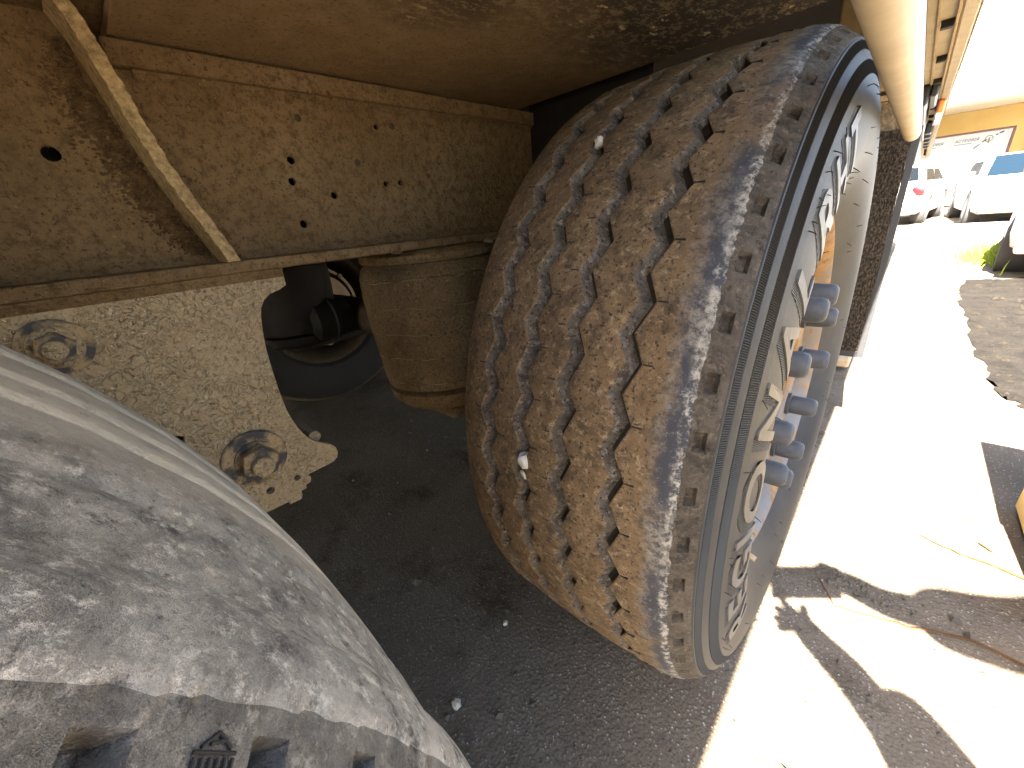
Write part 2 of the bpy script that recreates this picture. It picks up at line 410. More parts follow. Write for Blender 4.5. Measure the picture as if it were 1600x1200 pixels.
def chassis():
    # I-beam: web with drilled holes
    holes = [(.025, .122, .0085), (.295, .124, .0062), (.288, .093, .0062), (.353, .071, .0062), (.288, .028, .0065), (.462, .183, .005), (.460, .089, .0052), (.492, .091, .0052), (.564, .103, .004)]
    ol = [(-3.2, -.034), (7.0, -.034), (7.0, .217), (.105, .217), (.105, .46), (-3.2, .46)]
    bm = plate_x(ol, [circle_pts(y, z, r, 14) for y, z, r in holes], -.758, -.75)
    beam = put('chassis_beam', bm_mesh(bm), M['steel'], TR, (0, 0, H))
    bpart('bottom_flange', (-.815, -3.2, Z(-.0335)), (-.688, 7.0, Z(-.0165)), M['steel'], beam, .004, 2)
    bpart('top_flange', (-.815, .108, Z(.2175)), (-.735, 7.0, Z(.2455)), M['steel'], beam, .004, 2)
    bm = prism([(-.749, -.0160), (-.749, -.004), (-.739, -.0160)], 'y', -3.2, 7.0)
    put('weld_bead', bm_mesh(bm), M['steel'], beam, (0, 0, H))
    bm = prism([(-.749, .2172), (-.749, .209), (-.742, .2172)], 'y', .13, 7.0)
    put('weld_bead', bm_mesh(bm), M['steel'], beam, (0, 0, H))
    bpart('dark_hole_backing', (-.806, -3.2, Z(-.0164)), (-.800, 7.0, Z(.217)), M['dark'], beam, 0)  # dark plate added behind the web so its holes read black
    # dimples: shallow plugged holes
    for y, z in ((.495, .186), (.409, .123), (.322, .184)):
        me = bm_mesh(lathe([(0, 0), (0, .0035), (.0012, .0055)], 14)); put('plugged_hole', me, M['brownsteel'], beam, (-.7495, y, Z(z)), 40)
    # inclined curved stiffener
    E = [(.157, -.0165), (.143, .025), (.128, .067), (.116, .106), (.107, .145), (.101, .178), (.094, .215), (.086, .245), (.072, .28), (.05, .33), (.03, .40)]
    E = [(E[i][0]+(E[i+1][0]-E[i][0])*k/8, E[i][1]+(E[i+1][1]-E[i][1])*k/8) for i in range(len(E)-1) for k in range(8)]
    vv, ff = [], []
    for y, z in E:
        j = smooth_noise(0, .0011)
        vv += [(-.6865, y-.008+j, z), (-.6865, y+.007+j, z), (-.7505, y+.007, z), (-.7505, y-.008, z)]
    for i in range(len(E)-1):
        a = 4*i; b = a+4
        for k in range(4): ff.append((a+k, a+(k+1) % 4, b+(k+1) % 4, b+k))
    ff.append((3, 2, 1, 0)); a = 4*(len(E)-1); ff.append((a, a+1, a+2, a+3))
    put('stiffener', mesh_from(vv, ff), M['stiff'], TR, (0, 0, H))
    # floor plate over the gap between the wheels, and the deck above
    bpart('floor_plate', (-.83, .118, Z(.2495)), (-.10, .858, Z(.2615)), M['floor'], TR, .001)
    bpart('floor_plate', (-.83, -.6, Z(.2625)), (-.10, .14, Z(.273)), M['steel'], TR, .001)
    bpart('light_block_panel', (-.748, .90, Z(-.0160)), (-.425, .906, Z(.468)), M['dark'], TR, .001)  # dark panel added to block light from ahead and keep this corner black
    bpart('deck', (-2.60, -3.4, Z(.47)), (.0155, 7.4, Z(.56)), M['dark'], TR, .003)
    bpart('crossmember', (-2.55, .02, Z(.30)), (-.06, .085, Z(.469)), M['steel'], TR, .003)
    for y in (-.9, -1.6, 2.6, 3.5, 4.4):
        bpart('crossmember', (-2.55, y, Z(.26)), (-.06, y+.07, Z(.469)), M['steel'], TR, .003)
    # second beam far side
    b2 = bpart('chassis_beam', (-1.858, -3.2, Z(-.033)), (-1.85, 7, Z(.235)), M['brownsteel'], TR, 0)
    bpart('bottom_flange', (-1.915, -3.2, Z(-.0495)), (-1.795, 7, Z(-.0335)), M['brownsteel'], b2, .003)
    bpart('top_flange', (-1.915, -3.2, Z(.2355)), (-1.795, 7, Z(.25)), M['brownsteel'], b2, .003)
chassis()
def caked_dirt():
    rnd = random.Random(8); vv = []; ff = []
    for _ in range(1700):
        f = rnd.random(); y0 = .157 + (.090-.157)*min(1, f*1.15)**.8; z = -.01+.25*f
        w = .012 + .055*math.sin(math.pi*min(1, max(0, f*.9+.08)))
        d = abs(rnd.gauss(0, .36)); y = y0-.012-d*w; r = rnd.uniform(.0016, .0046)*(1.2-.75*min(1, d))
        b = len(vv); a0 = rnd.uniform(0, 6.3)
        for k in range(5):
            a = a0+k*1.2566; q = r*rnd.uniform(.7, 1.5); vv.append((-.7503, y+q*math.cos(a), z+q*math.sin(a)*.8))
        vv.append((-.750+r*rnd.uniform(.5, 1.3), y+rnd.uniform(-.4, .4)*r, z+rnd.uniform(-.4, .4)*r))
        for k in range(5): ff.append((b+k, b+(k+1) % 5, b+5))
    put('caked_dirt', mesh_from(vv, ff), M['clod'], TR, (0, 0, H))['kind'] = 'stuff'
caked_dirt()

def hex_bm(r, x0, x1, cham=.002):
    bm = bmesh.new(); A = []
    for x, k in ((x0, 1), (x1-cham, 1), (x1, .9)):
        A.append([bm.verts.new((x, r*k*math.cos(R(60*i+12)), r*k*math.sin(R(60*i+12)))) for i in range(6)])
    for P, Q in zip(A[:-1], A[1:]):
        for i in range(6): bm.faces.new((P[i], P[(i+1) % 6], Q[(i+1) % 6], Q[i]))
    bm.faces.new(A[0][::-1]); bm.faces.new(A[-1])
    return bm
def hanger():
    out = [(.218, -.0345), (.2165, -.060), (.205, -.0655), (.190, -.0695), (.179, -.0775), (.172, -.088), (.1675, -.104), (.164, -.122), (.1605, -.15), (.159, -.182), (.1585, -.22), (.1595, -.257),
           (.163, -.277), (.168, -.297), (.176, -.317), (.184, -.329), (.193, -.3375), (.203, -.345), (.2115, -.351), (.217, -.3595), (.2185, -.370), (.215, -.380), (.206, -.3855), (.190, -.3865), (.159, -.387),
           (.162, -.396), (.159, -.403), (.150, -.405), (.149, -.4115), (.140, -.4115), (.1395, -.42), (.136, -.4265), (.117, -.4265), (.1155, -.420), (.089, -.4195), (.03, -.415), (-.1, -.40), (-.3, -.31), (-.46, -.12), (-.5, -.0345)]
    holes = [circle_pts(.097, -.384, .0065, 12), circle_pts(.141, -.384, .0055, 12), [(.005, -.249), (.006, -.238), (.018, -.238), (.024, -.243), (.022, -.251)]]
    hb = put('hanger_bracket', bm_mesh(plate_x(out, holes, -.712, -.700)), M['crackle'], TR, (0, 0, H))
    bm = prism([(-.7125, -.0337), (-.6905, -.0337), (-.6995, -.047), (-.7125, -.047)], 'y', -.5, .216)
    put('weld_bead', bm_mesh(bm), M['steel'], hb, (0, 0, H))
    inner = [(y, z) for y, z in out]
    put('inner_plate', bm_mesh(plate_x(inner, [], -.812, -.80)), M['brownsteel'], hb, (0, 0, H))
    bm = lathe([(0, 0), (0, .011), (.05, .011), (.05, 0)], 20); put('locating_pin', bm_mesh(bm), M['crackle'], hb, (-.775, .195, Z(-.335)), 40)
    # pivot bolt
    bm = lathe([(0, .046), (.005, .0465), (.0075, .0445), (.0078, 0)], 40); put('washer', bm_mesh(bm), M['boltmix'], hb, (-.700, .094, Z(-.315)), 40)
    bm = lathe([(0, .030), (.004, .030), (.0045, 0)], 32); put('washer', bm_mesh(bm), M['boltmix'], hb, (-.692, .094, Z(-.315)), 40)
    put('hex_nut', bm_mesh(hex_bm(.0275, 0, .026)), M['boltmix'], hb, (-.688, .094, Z(-.315)), 30)
    bm = lathe([(0, .0155), (.012, .0155), (.014, .0135), (.014, 0)], 24); put('bolt_end', bm_mesh(bm), M['crackle'], hb, (-.662, .094, Z(-.315)), 40)
    # upper bolt
    bm = lathe([(0, .032), (.004, .032), (.006, .029), (.006, 0)], 36); put('washer', bm_mesh(bm), M['boltmix'], hb, (-.700, -.047, Z(-.087)), 40)
    bm = lathe([(0, .024), (.003, .024), (.005, .022), (.005, 0)], 32); put('washer', bm_mesh(bm), M['crackle'], hb, (-.694, -.047, Z(-.087)), 40)
    put('hex_nut', bm_mesh(hex_bm(.0185, 0, .014)), M['boltmix'], hb, (-.689, -.047, Z(-.087)), 30)
    bm = lathe([(0, .0105), (.008, .0105), (.009, .009), (.009, 0)], 20); put('bolt_end', bm_mesh(bm), M['crackle'], hb, (-.676, -.047, Z(-.087)), 40)
    # trailing arm of the near axle, hung on the pivot
    bm = bmesh.new(); tube(bm, [(-.756, .094, Z(-.315)), (-.756, -.1, Z(-.36)), (-.756, -.45, Z(-.40)), (-.756, -.85, Z(-.42))], [.04, .036, .05, .04], 12)
    put('trailing_arm', bm_mesh(bm), M['brownsteel'], TR)
hanger()

def airspring(cx, cy, mat_bag, parent=TR):
    prof = [(-.345, .128), (-.338, .146), (-.32, .149), (-.28, .153), (-.23, .157), (-.18, .161), (-.13, .163), (-.09, .161), (-.07, .154), (-.060, .143), (-.0595, .0)]
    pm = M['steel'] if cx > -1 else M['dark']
    a = put('air_spring', bm_mesh(lathe([(-.3455, 0)]+prof, 72, 'z')), mat_bag, parent, (cx, cy, H), 35)
    prof = [(-.0590, 0), (-.0590, .150), (-.052, .155), (-.044, .153), (-.038, .144), (-.0345, .13), (-.0345, 0)]
    put('top_plate', bm_mesh(lathe(prof, 72, 'z')), pm, a, (cx, cy, H), 35)
    for q in (-60, -100, 130, 40):
        bm = lathe([(0, .012), (.006, .012), (.008, .009), (.008, 0)], 16, 'z')
        put('bolt_head', bm_mesh(bm), M['bolt'], a, (cx+.142*math.cos(R(q)), cy+.142*math.sin(R(q)), Z(-.0385)), 40)
    prof = [(-.400, 0), (-.400, .105), (-.392, .125), (-.372, .142), (-.350, .147), (-.3460, .140), (-.3460, 0)]
    put('piston', bm_mesh(lathe(prof, 72, 'z')), pm, a, (cx, cy, H), 35)
    return a
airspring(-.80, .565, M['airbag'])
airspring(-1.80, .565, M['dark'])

# ---- tyres
WX = -.254                      # wheel centre plane
YC, ZC = .809, H-.325
def surf_x(r):
    return .194-.025*((r-.395)/.102)**2 if r > .395 else .194-.044*((.395-r)/.095)**2
def crown(x): return .527-.0060*(x/.12)**2

def tyre_mesh(rows=840, worn=False, flat=.5135):
    a, hw, dep = (.0070, .0082, .0120)
    gc = [.0865, .0265, -.0305, -.0875]
    if worn: a, hw, dep, gc = .0022, .0048, .0060, [.061, .002, -.036, -.098]
    cols = []        # (x, r, zigweight, kind)
    S, T = 1, 0
    for r in (.300, .306, .318, .335, .352, .370, .385, .395, .405, .42, .435, .4455): cols.append((surf_x(r)-(.010 if r < .301 else 0), r, 0, S))
    cols += [(surf_x(.447)+.0008, .4465, 0, S), (surf_x(.4575)+.0008, .4575, 0, S), (surf_x(.458)-.001, .458, 0, S), (surf_x(.473)-.001, .473, 0, S), (surf_x(.4735)+.0006, .4735, 0, S), (surf_x(.479)+.0008, .479, 0, S),
             (surf_x(.4835)+.0006, .4835, 0, S), (surf_x(.484)-.001, .484, 0, S), (surf_x(.4935)-.001, .4935, 0, S), (surf_x(.494)+.001, .494, 0, S), (surf_x(.4955)+.001, .4955, 0, S), (surf_x(.496)-.0004, .496, 0, S), (surf_x(.4972)-.0002, .4972, 0, S),
             (.1695, .4976, 0, S), (.1655, .5014, 0, 'n'), (.1632, .5030, 0, 'n'), (.1628, .5033, 0, 'N'), (.1545, .5090, 0, 'N'), (.1540, .5094, 0, 'n'), (.1500, .5126, 0, 'e'), (.146, .5155, 0, T), (.138, .5185, 0, T), (.125, .5215, 0, T)]
    if worn:
        n0 = len(cols)-9
        cols[n0:] = [(.1690, .5030, 0, 'n'), (.1685, .5034, 0, 'N'), (.1545, .5148, 0, 'N'), (.1538, .5156, 0, 'n'), (.1495, .5195, 0, 'e'), (.146, .5222, 0, T), (.138, .5238, 0, T), (.125, .5250, 0, T)]
    prev = .125; pz = 0.0
    for c in gc:
        L = [(c+hw+.0018, 0), (c+hw, .0006), (c+hw-.0008, dep), (c+hw-(.0080 if not worn else .007), dep), (c-hw, .0012), (c-hw-.0026, 0)]
        x0 = L[0][0]
        for k in (1, 2): cols.append((prev+(x0-prev)*k/3, crown(prev+(x0-prev)*k/3), pz+(1-pz)*k/3, T))
        for (x, d), kk in zip(L, (T, T, 'G', 'G', 'F', T)): cols.append((x, crown(c)-d, 1, kk))
        prev = L[-1][0]; pz = 1.0
    for k, w in ((1, .66), (2, .33)): cols.append((prev+(-.128-prev)*k/3, crown(prev), w, T))
    cols += [(-.128, .5195, 0, T), (-.141, .5165, 0, T), (-.151, .510, 0, T), (-.160, .501, 0, T), (-.168, .492, 0, S), (-.178, .47, 0, S), (-.188, .44, 0, S), (-.194, .395, 0, S), (-.190, .36, 0, S), (-.175, .32, 0, S), (-.150, .300, 0, S)]
    NC = len(cols); vv = []; ff = []; mi = []
    off = 2.4
    rnd = random.Random(3)
    for i in range(rows):
        t = R(off + 360*i/rows)
        ph = (i % 15)/15.0 if rows == 840 else ((i*56/rows) % 1)
        tri = 1-2*ph/(7/15) if ph <= 7/15 else -1+2*(ph-7/15)/(8/15)
        notch = (i % 14) < 4 if rows == 840 else False
        if worn: notch = (i % 10) < 2 if rows == 840 else False
        jag = rnd.uniform(-.0015, .0015)
        for x, r, zw, kd in cols:
            x = x + a*tri*zw
            if kd == 'N' and notch: x -= .0045 if not worn else .0060; r -= .0055 if not worn else .0080
            if kd == 'e': x += jag
            z = r*math.sin(t); y = -r*math.cos(t)
            if z < -flat:
                ex = -flat - z; z = -flat - .0002*ex
                x += .35*ex*(1 if x > 0 else -1)*min(1, abs(x)/.15)
            vv.append((x, y, z))
    for i in range(rows):
        j = (i+1) % rows
        for c in range(NC-1):
            ff.append((i*NC+c, j*NC+c, j*NC+c+1, i*NC+c+1))
            k = cols[c+1][3]; k0 = cols[c][3]
            if k0 == 'F' or k0 == 'G' and k == T: k0 = T
            mi.append(0 if (k == T and k0 in (T, 'e')) else (2 if k == 'G' else (3 if k == 'F' else (4 if (k in ('n', 'N', 'e') or k0 in ('n', 'N')) else 1))))
    me = mesh_from(vv, ff, 'tyre'); me.polygons.foreach_set('material_index', mi)
    return me

def ribbed_band(r0, r1, n=1344):
    vv = []; ff = []
    for i in range(2*n):
        t = math.pi*i/n; lift = .0013 if i % 2 else -.0006
        for r in (r0, (r0+r1)/2, r1): vv.append((surf_x(r)+lift*.9, -r*math.cos(t), max(r*math.sin(t), -.512)))
    for i in range(2*n):
        j = (i+1) % (2*n)
        for c in range(2): ff.append((3*i+c, 3*j+c, 3*j+c+1, 3*i+c+1))
    return mesh_from(vv, ff, 'ribs')

def text_mesh(s, size=1.0, extrude=0.0, shear=0.0, offset=0.0, align='CENTER', res=5):
    c = bpy.data.curves.new('t', 'FONT'); c.body = s; c.size = size; c.extrude = extrude; c.shear = shear; c.offset = offset
    c.align_x = align; c.resolution_u = res
    o = bpy.data.objects.new('t', c); col.objects.link(o)
    dg = bpy.context.evaluated_depsgraph_get(); dg.update()
    me = bpy.data.meshes.new_from_object(o.evaluated_get(dg))
    bpy.data.objects.remove(o); bpy.data.curves.remove(c)
    return me
def letter_on_wall(ch, tdeg, wdeg, r0, r1, lift, dr=0.0, dt=0.0, grow=1.0):
    me = text_mesh(ch, 1.0, .5, .18, .022)
    xs = [v.co.x for v in me.vertices]; ys = [v.co.y for v in me.vertices]
    x0, x1, y0, y1 = min(xs), max(xs), min(ys), max(ys)
    bm = bmesh.new(); bm.from_mesh(me); bpy.data.meshes.remove(me)
    bmesh.ops.remove_doubles(bm, verts=bm.verts, dist=1e-5)
    es = [e for e in bm.edges if e.calc_length() > .25]
    bmesh.ops.subdivide_edges(bm, edges=es, cuts=3, use_grid_fill=False)
    for v in bm.verts:
        u = ((v.co.x-x0)/(x1-x0)-.5)*grow; w = ((v.co.y-y0)/(y1-y0)-.5)*grow+.5
        t = R(tdeg + dt + u*wdeg); r = r0 + (r1-r0)*w + dr
        x = surf_x(r) + (lift if v.co.z > 0 else -.003)
        v.co = (x, -r*math.cos(t), r*math.sin(t))
    return bm_mesh(bm)

def rim_parts(w, loc, flip=1, mat='rust'):
    prof = [(.152, .3045), (.157, .3045), (.1585, .301), (.156, .296), (.150, .291), (.140, .283), (.122, .276), (.100, .266), (.070, .259), (.052, .252), (.050, .244), (.058, .238), (.085, .226), (.118, .210), (.134, .200), (.139, .190), (.139, .142), (.134, .139), (.10, .139)]
    put('rim', bm_mesh(lathe([(flip*a, b) for a, b in prof], 96)), M[mat], w, loc, 30)
    put('hub_cap', bm_mesh(lathe([(flip*.09, .138), (flip*.128, .136), (flip*.132, .128), (flip*.130, .07), (flip*.132, 0)], 64)), M[mat], w, loc, 30)
    prof = [(-.152, .3045), (-.157, .302), (-.152, .294), (-.13, .28), (-.08, .262), (.0, .254), (.05, .25)]
    put('inner_barrel', bm_mesh(lathe([(flip*a, b) for a, b in prof], 64)), M[mat], w, loc, 30)
def lug_nuts(w, loc, flip=1):
    fl = bm_mesh(lathe([(0, .023), (.006, .0235), (.0075, .021), (.0078, .018), (.008, 0)], 24))
    cap = bm_mesh(lathe([(.0078, .0165), (.0085, .0195), (.042, .0192), (.0490, .0172), (.0525, .0125), (.0530, .0)], 28))
    for p in (fl, cap):
        p.materials.append(M['nut'])
        for q in p.polygons: q.use_smooth = True
        p.set_sharp_from_angle(angle=R(40))
    for k in range(10):
        t = R(34+36*k + random.uniform(-1, 1)); pos = Vector(loc) + Vector((flip*.139, -.1675*math.cos(t), .1675*math.sin(t)))
        o = put('lug_nut', cap, M['nut'], w, pos); o2 = put('nut_flange', fl, M['nut'], w, pos)
        tilt = random.uniform(-.05, .05)
        for q in (o, o2): q.rotation_euler = (random.uniform(0, 6), 0, (math.pi if flip < 0 else 0)+tilt)

def far_wheel():
    loc = (WX, YC, ZC)
    w = put('wheel', bm_mesh(lathe([(-.11, 0), (-.11, .205), (.0, .21), (.03, .2), (.03, 0)], 48)), M['brownsteel'], TR, loc, 30)
    tag(w, 'brown dusted wheel with zigzag tread, ribbed sidewall and capped lug nuts')
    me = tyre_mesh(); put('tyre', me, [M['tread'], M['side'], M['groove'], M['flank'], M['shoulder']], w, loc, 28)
    for r0, r1 in ((.4585, .4725), (.4845, .4930)): put('ribbed_band', ribbed_band(r0, r1), M['ribbed'], w, loc)
    word = [('R', -27.5, 8.6), ('E', -17.6, 7.6), ('G', -8.2, 8.6), ('I', -1.7, 2.6), ('O', 6.2, 10.2), ('N', 17.8, 8.6), ('A', 27.0, 8.2), ('L', 35.8, 6.0), ('R', 46.0, 7.6), ('H', 55.0, 7.6), ('T', 64.0, 7.0)]
    for ch, t, wd in word:
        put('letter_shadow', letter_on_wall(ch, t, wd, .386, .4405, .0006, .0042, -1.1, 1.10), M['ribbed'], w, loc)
        put('letter', letter_on_wall(ch, t, wd, .386, .4405, .0020), M['letter'], w, loc)
    # small raised size marking near the bead
    # sipes: short cuts running from the groove corners into the ribs
    bm = bmesh.new()
    for c, s in ((.0865, 1), (.0265, -1), (-.0305, 1), (-.0875, -1), (-.0875, 1)):
        for k in range(56):
            ph = 0 if s > 0 else 7/15
            t = R(2.4 + (k+ph)*360/56)
            x0 = c + (s*.0070) + s*.0092; x1 = x0 + s*.009
            r = crown(c)+.0001
            for sg in (0,):
                rot = Matrix.Rotation(-(t), 3, 'X')
                vs0 = [(min(x0, x1), -r-.0002, -.0006), (max(x0, x1), -r+.003, .0006)]
                add_box(bm, vs0[0], vs0[1], 0, 1, rot, (0, 0, 0))
    put('sipe_cuts', bm_mesh(bm), M['sipe'], w, loc)['kind'] = 'stuff'
    # rubber hairs left by the mould vents
    bm = bmesh.new(); rnd = random.Random(5)
    for k in range(90):
        t = R(rnd.uniform(-180, 180)); r = rnd.choice([.335, .352, .37, .40, .44, .447, .452])+rnd.uniform(-.004, .004)
        p = Vector((surf_x(r), -r*math.cos(t), r*math.sin(t)))
        d = Vector((1, rnd.uniform(-.8, .8), rnd.uniform(-.8, .8)))*rnd.uniform(.004, .009)
        tube(bm, [p-d*.1, p+d*.5+Vector((0, 0, -.0006)), p+d+Vector((0, 0, -.002))], [.0006, .0005, .0003], 4)
    put('vent_hairs', bm_mesh(bm), M['sipe'], w, loc)['kind'] = 'stuff'
    rim_parts(w, loc); lug_nuts(w, loc)
    bm = bmesh.new(); tube(bm, [(.12, -.15, -.24), (.15, -.16, -.262), (.175, -.163, -.268)], [.006, .006, .005], 10)
    put('valve_stem', bm_mesh(bm), M['beige'], w, loc)
far_wheel()

def near_wheel():
    k = .97; loc = (WX+.012, -.45, H-.325-.0158)
    w = put('wheel', bm_mesh(lathe([(-.11, 0), (-.11, .205), (.0, .21), (.03, .2), (.03, 0)], 48)), M['brownsteel'], TR, loc, 30)
    tag(w, 'worn pale grey wheel nearest the camera, its tread almost smooth')
    me = tyre_mesh(worn=True, flat=.5145)
    for v in me.vertices: v.co = Vector((v.co.x, v.co.y*k, v.co.z*k))
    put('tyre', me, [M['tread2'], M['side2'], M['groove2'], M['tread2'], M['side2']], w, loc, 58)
    rim_parts(w, loc); lug_nuts(w, loc)
    # moulded tread-wear mark on the shoulder
    bm = bmesh.new(); t0 = R(150.9); n = Vector((.63, .777)); d = Vector((.777, -.63))
    def P(u, v):
        x = .1570 - d.x*v + n.x*.0006; r = (.5127 - d.y*v)*k + n.y*.0006; t = t0 + u/.5
        return Vector((x, -r*math.cos(t), r*math.sin(t)))
    st = [((-.0045+.0018*i, -.0040), (-.0045+.0018*i, .0)) for i in range(6)] + [((-.0050, .0008), (.0050, .0008)), ((-.0035, .0016), (.0, .0042)), ((.0, .0042), (.0036, .0016)), ((-.0015, .0022), (.0022, .0030))]
    for a, b in st: tube(bm, [P(*a), P((a[0]+b[0])/2, (a[1]+b[1])/2), P(*b)], .00042, 5)
    put('wear_mark', bm_mesh(bm), M['sipe'], w, loc)
near_wheel()

LOW = tyre_mesh(rows=168)
for mm in (M['tread'], M['side_dark'], M['groove'], M['flank'], M['side_dark']): LOW.materials.append(mm)
for p in LOW.polygons: p.use_smooth = True
LOW.set_sharp_from_angle(angle=R(30))
for yy in (YC, -.45, -1.76):
    loc = (-2.6-WX, yy, ZC)
    w = put('wheel', bm_mesh(lathe([(.16, .205), (.16, .19), (.02, .19), (.02, .165), (.19, .165), (.19, .08), (.17, .06), (.17, 0)], 48)), M['drum'], TR, loc, 30)
    t = put('tyre', LOW, M['tread'], w, loc); t.rotation_euler = (0, 0, math.pi)
    rim_parts(w, loc, -1, 'brownsteel')
    for k in range(8):
        me = bm_mesh(lathe([(0, .012), (.01, .012), (.012, .008), (.012, 0)], 12))
        put('drum_bolt', me, M['bolt'], w, Vector(loc)+Vector((.16, .198*math.cos(R(45*k)), .198*math.sin(R(45*k)))))
    ax = put('axle', bm_mesh(lathe([(-1.0, .062), (-.93, .062), (-.92, .075), (.92, .075), (.93, .062), (1.0, .062)], 32)), M['brownsteel'], TR, (-1.3, yy, ZC), 30)
    for s in (-1, 1):
        put('brake_chamber', bm_mesh(lathe([(-.09, 0), (-.09, .05), (-.07, .075), (-.01, .08), (-.005, .088), (.005, .088), (.01, .08), (.07, .07), (.09, .04), (.09, 0)], 28, 'y')), M['dark'], ax, (-1.3+s*.38, yy-.16, ZC+.02), 35)
    # trailing arm carrying the air spring
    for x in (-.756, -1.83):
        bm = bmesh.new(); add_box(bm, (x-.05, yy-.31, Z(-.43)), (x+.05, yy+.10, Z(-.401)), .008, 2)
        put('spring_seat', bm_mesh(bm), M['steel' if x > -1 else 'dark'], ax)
for s_ in (1,):
    loc = (WX, -1.76, ZC)
    w = put('wheel', bm_mesh(lathe([(-.11, 0), (-.11, .205), (.0, .21), (.03, .2), (.03, 0)], 48)), M['brownsteel'], TR, loc, 30)
    put('tyre', LOW, M['tread'], w, loc); rim_parts(w, loc); lug_nuts(w, loc)
bpart('light_block_box', (-2.45, 3.1, Z(-.45)), (-.35, 5.6, Z(.2)), M['brownsteel'], TR, .01)  # unseen box added under the deck to cut light from ahead
# hose, valve block and other dark underbody fittings seen through the gap
bpart('valve_block', (-1.30, .46, Z(-.06)), (-1.18, .60, Z(.05)), M['brownsteel'], TR, .008, 2)
bpart('valve_block', (-1.26, .49, Z(.055)), (-1.20, .55, Z(.14)), M['beige'], TR, .006, 2)
put('air_tank', bm_mesh(lathe([(-.45, 0), (-.44, .07), (-.40, .11), (.40, .11), (.44, .07), (.45, 0)], 40, 'y')), M['dark'], TR, (-1.5, 1.75, Z(-.02)), 40)

# ---- outer side: guard tube, planks, flap, side rail, lamp
def outer_side():
    px, pz, pr = -.0355, Z(.1055), .0156
    prof = [(-.35, pr), (-.02, pr), (.6, pr), (1.30, pr), (1.42, pr*.98), (1.455, pr*.93), (1.478, pr*.78), (1.492, pr*.5), (1.498, pr*.2), (1.499, 0)]
    put('guard_tube', bm_mesh(lathe(prof, 40, 'y')), M['beige2'], TR, (px, 0, pz), 40)
    bpart('tube_bracket', (px-.006, .15, pz+pr-.004), (px+.006, .19, Z(.30)), M['beige'], TR, .001)
    Y0 = 1.62
    bpart('transverse_board', (-.245, Y0, Z(.345)), (-.058, Y0+.03, Z(.4685)), M['beige'], TR, .003)
    bpart('transverse_board', (-.245, Y0-.012, Z(.300)), (-.058, Y0+.03, Z(.343)), M['rough_board'], TR, .006, 2)
    bpart('transverse_board', (-.245, Y0-.004, Z(.234)), (-.058, Y0+.03, Z(.297)), M['beige'], TR, .003)
    bpart('transverse_board', (-.245, Y0, Z(.209)), (-.058, Y0+.03, Z(.2215)), M['beige'], TR, .002)
    bpart('transverse_board', (-.62, Y0+.012, Z(.125)), (-.045, Y0+.03, Z(.208)), M['rough_board'], TR, .002)
    # mud flap with bristled face and a smooth outer border
    fl = bpart('mud_flap', (-.60, Y0-.004, Z(-.485)), (-.038, Y0+.006, Z(.135)), M['bristle'], TR, .002)
    bpart('flap_border', (-.0378, Y0-.003, Z(-.505)), (-.0215, Y0+.005, Z(.135)), M['black'], fl, .001)
    bpart('flap_hem', (-.60, Y0-.003, Z(-.505)), (-.038, Y0+.005, Z(-.4855)), M['black'], fl, .001)
    # landing leg foot standing farther ahead
    lg = bpart('landing_leg', (-.20, 2.50, .16), (-.11, 2.60, Z(.25)), M['brownsteel'], TR, .006)
    bpart('leg_shoe', (-.26, 2.40, .03), (-.075, 2.70, .075), M['beige'], lg, .008)
    bpart('leg_post', (-.185, 2.515, .075), (-.125, 2.585, .16), M['steel'], lg, .004)
    # side rail
    sr = bpart('side_rail', (-.006, -3.3, Z(.252)), (.0155, 7.4, Z(.4695)), M['beige2'], TR, .003)
    bpart('rail_lip', (.0155, -3.3, Z(.253)), (.0175, 7.4, Z(.262)), M['beige'], sr, .0005)
    bpart('rail_lower_plate', (-.048, -3.3, Z(.258)), (-.0065, 7.4, Z(.268)), M['beige2'], sr, .001)
    bpart('rail_groove_strip', (-.034, -3.3, Z(.2535)), (-.030, 7.4, Z(.2575)), M['beige'], sr, .0005)
    bpart('rail_groove_strip', (-.0105, -3.3, Z(.2495)), (-.0065, 7.4, Z(.2575)), M['beige'], sr, .0005)
    y = .28
    while y < 6.5:
        bpart('rail_hook', (-.028, y, Z(.2462)), (-.0115, y+.018, Z(.2575)), M['dark'], sr, .001)
        y += .30
    bpart('rubber_buffer', (-.050, 1.85, Z(.205)), (-.0305, 3.4, Z(.2575)), M['black'], sr, .004)
    bpart('rubber_buffer', (-.0295, 1.85, Z(.225)), (-.012, 2.15, Z(.2575)), M['black'], sr, .004)
    lam = bpart('marker_lamp', (-.006, 2.18, Z(.212)), (.011, 2.62, Z(.2505)), M['amber'], TR, .004, 2)
    bpart('lamp_base', (-.0105, 2.15, Z(.214)), (-.0062, 2.66, Z(.249)), M['black'], lam, .001)
    for y in (2.9, 3.2, 3.5, 3.8, 4.1):
        bpart('rail_strap', (-.030, y, Z(.205)), (-.006, y+.10, Z(.2495)), M['black'], sr, .004)
outer_side()

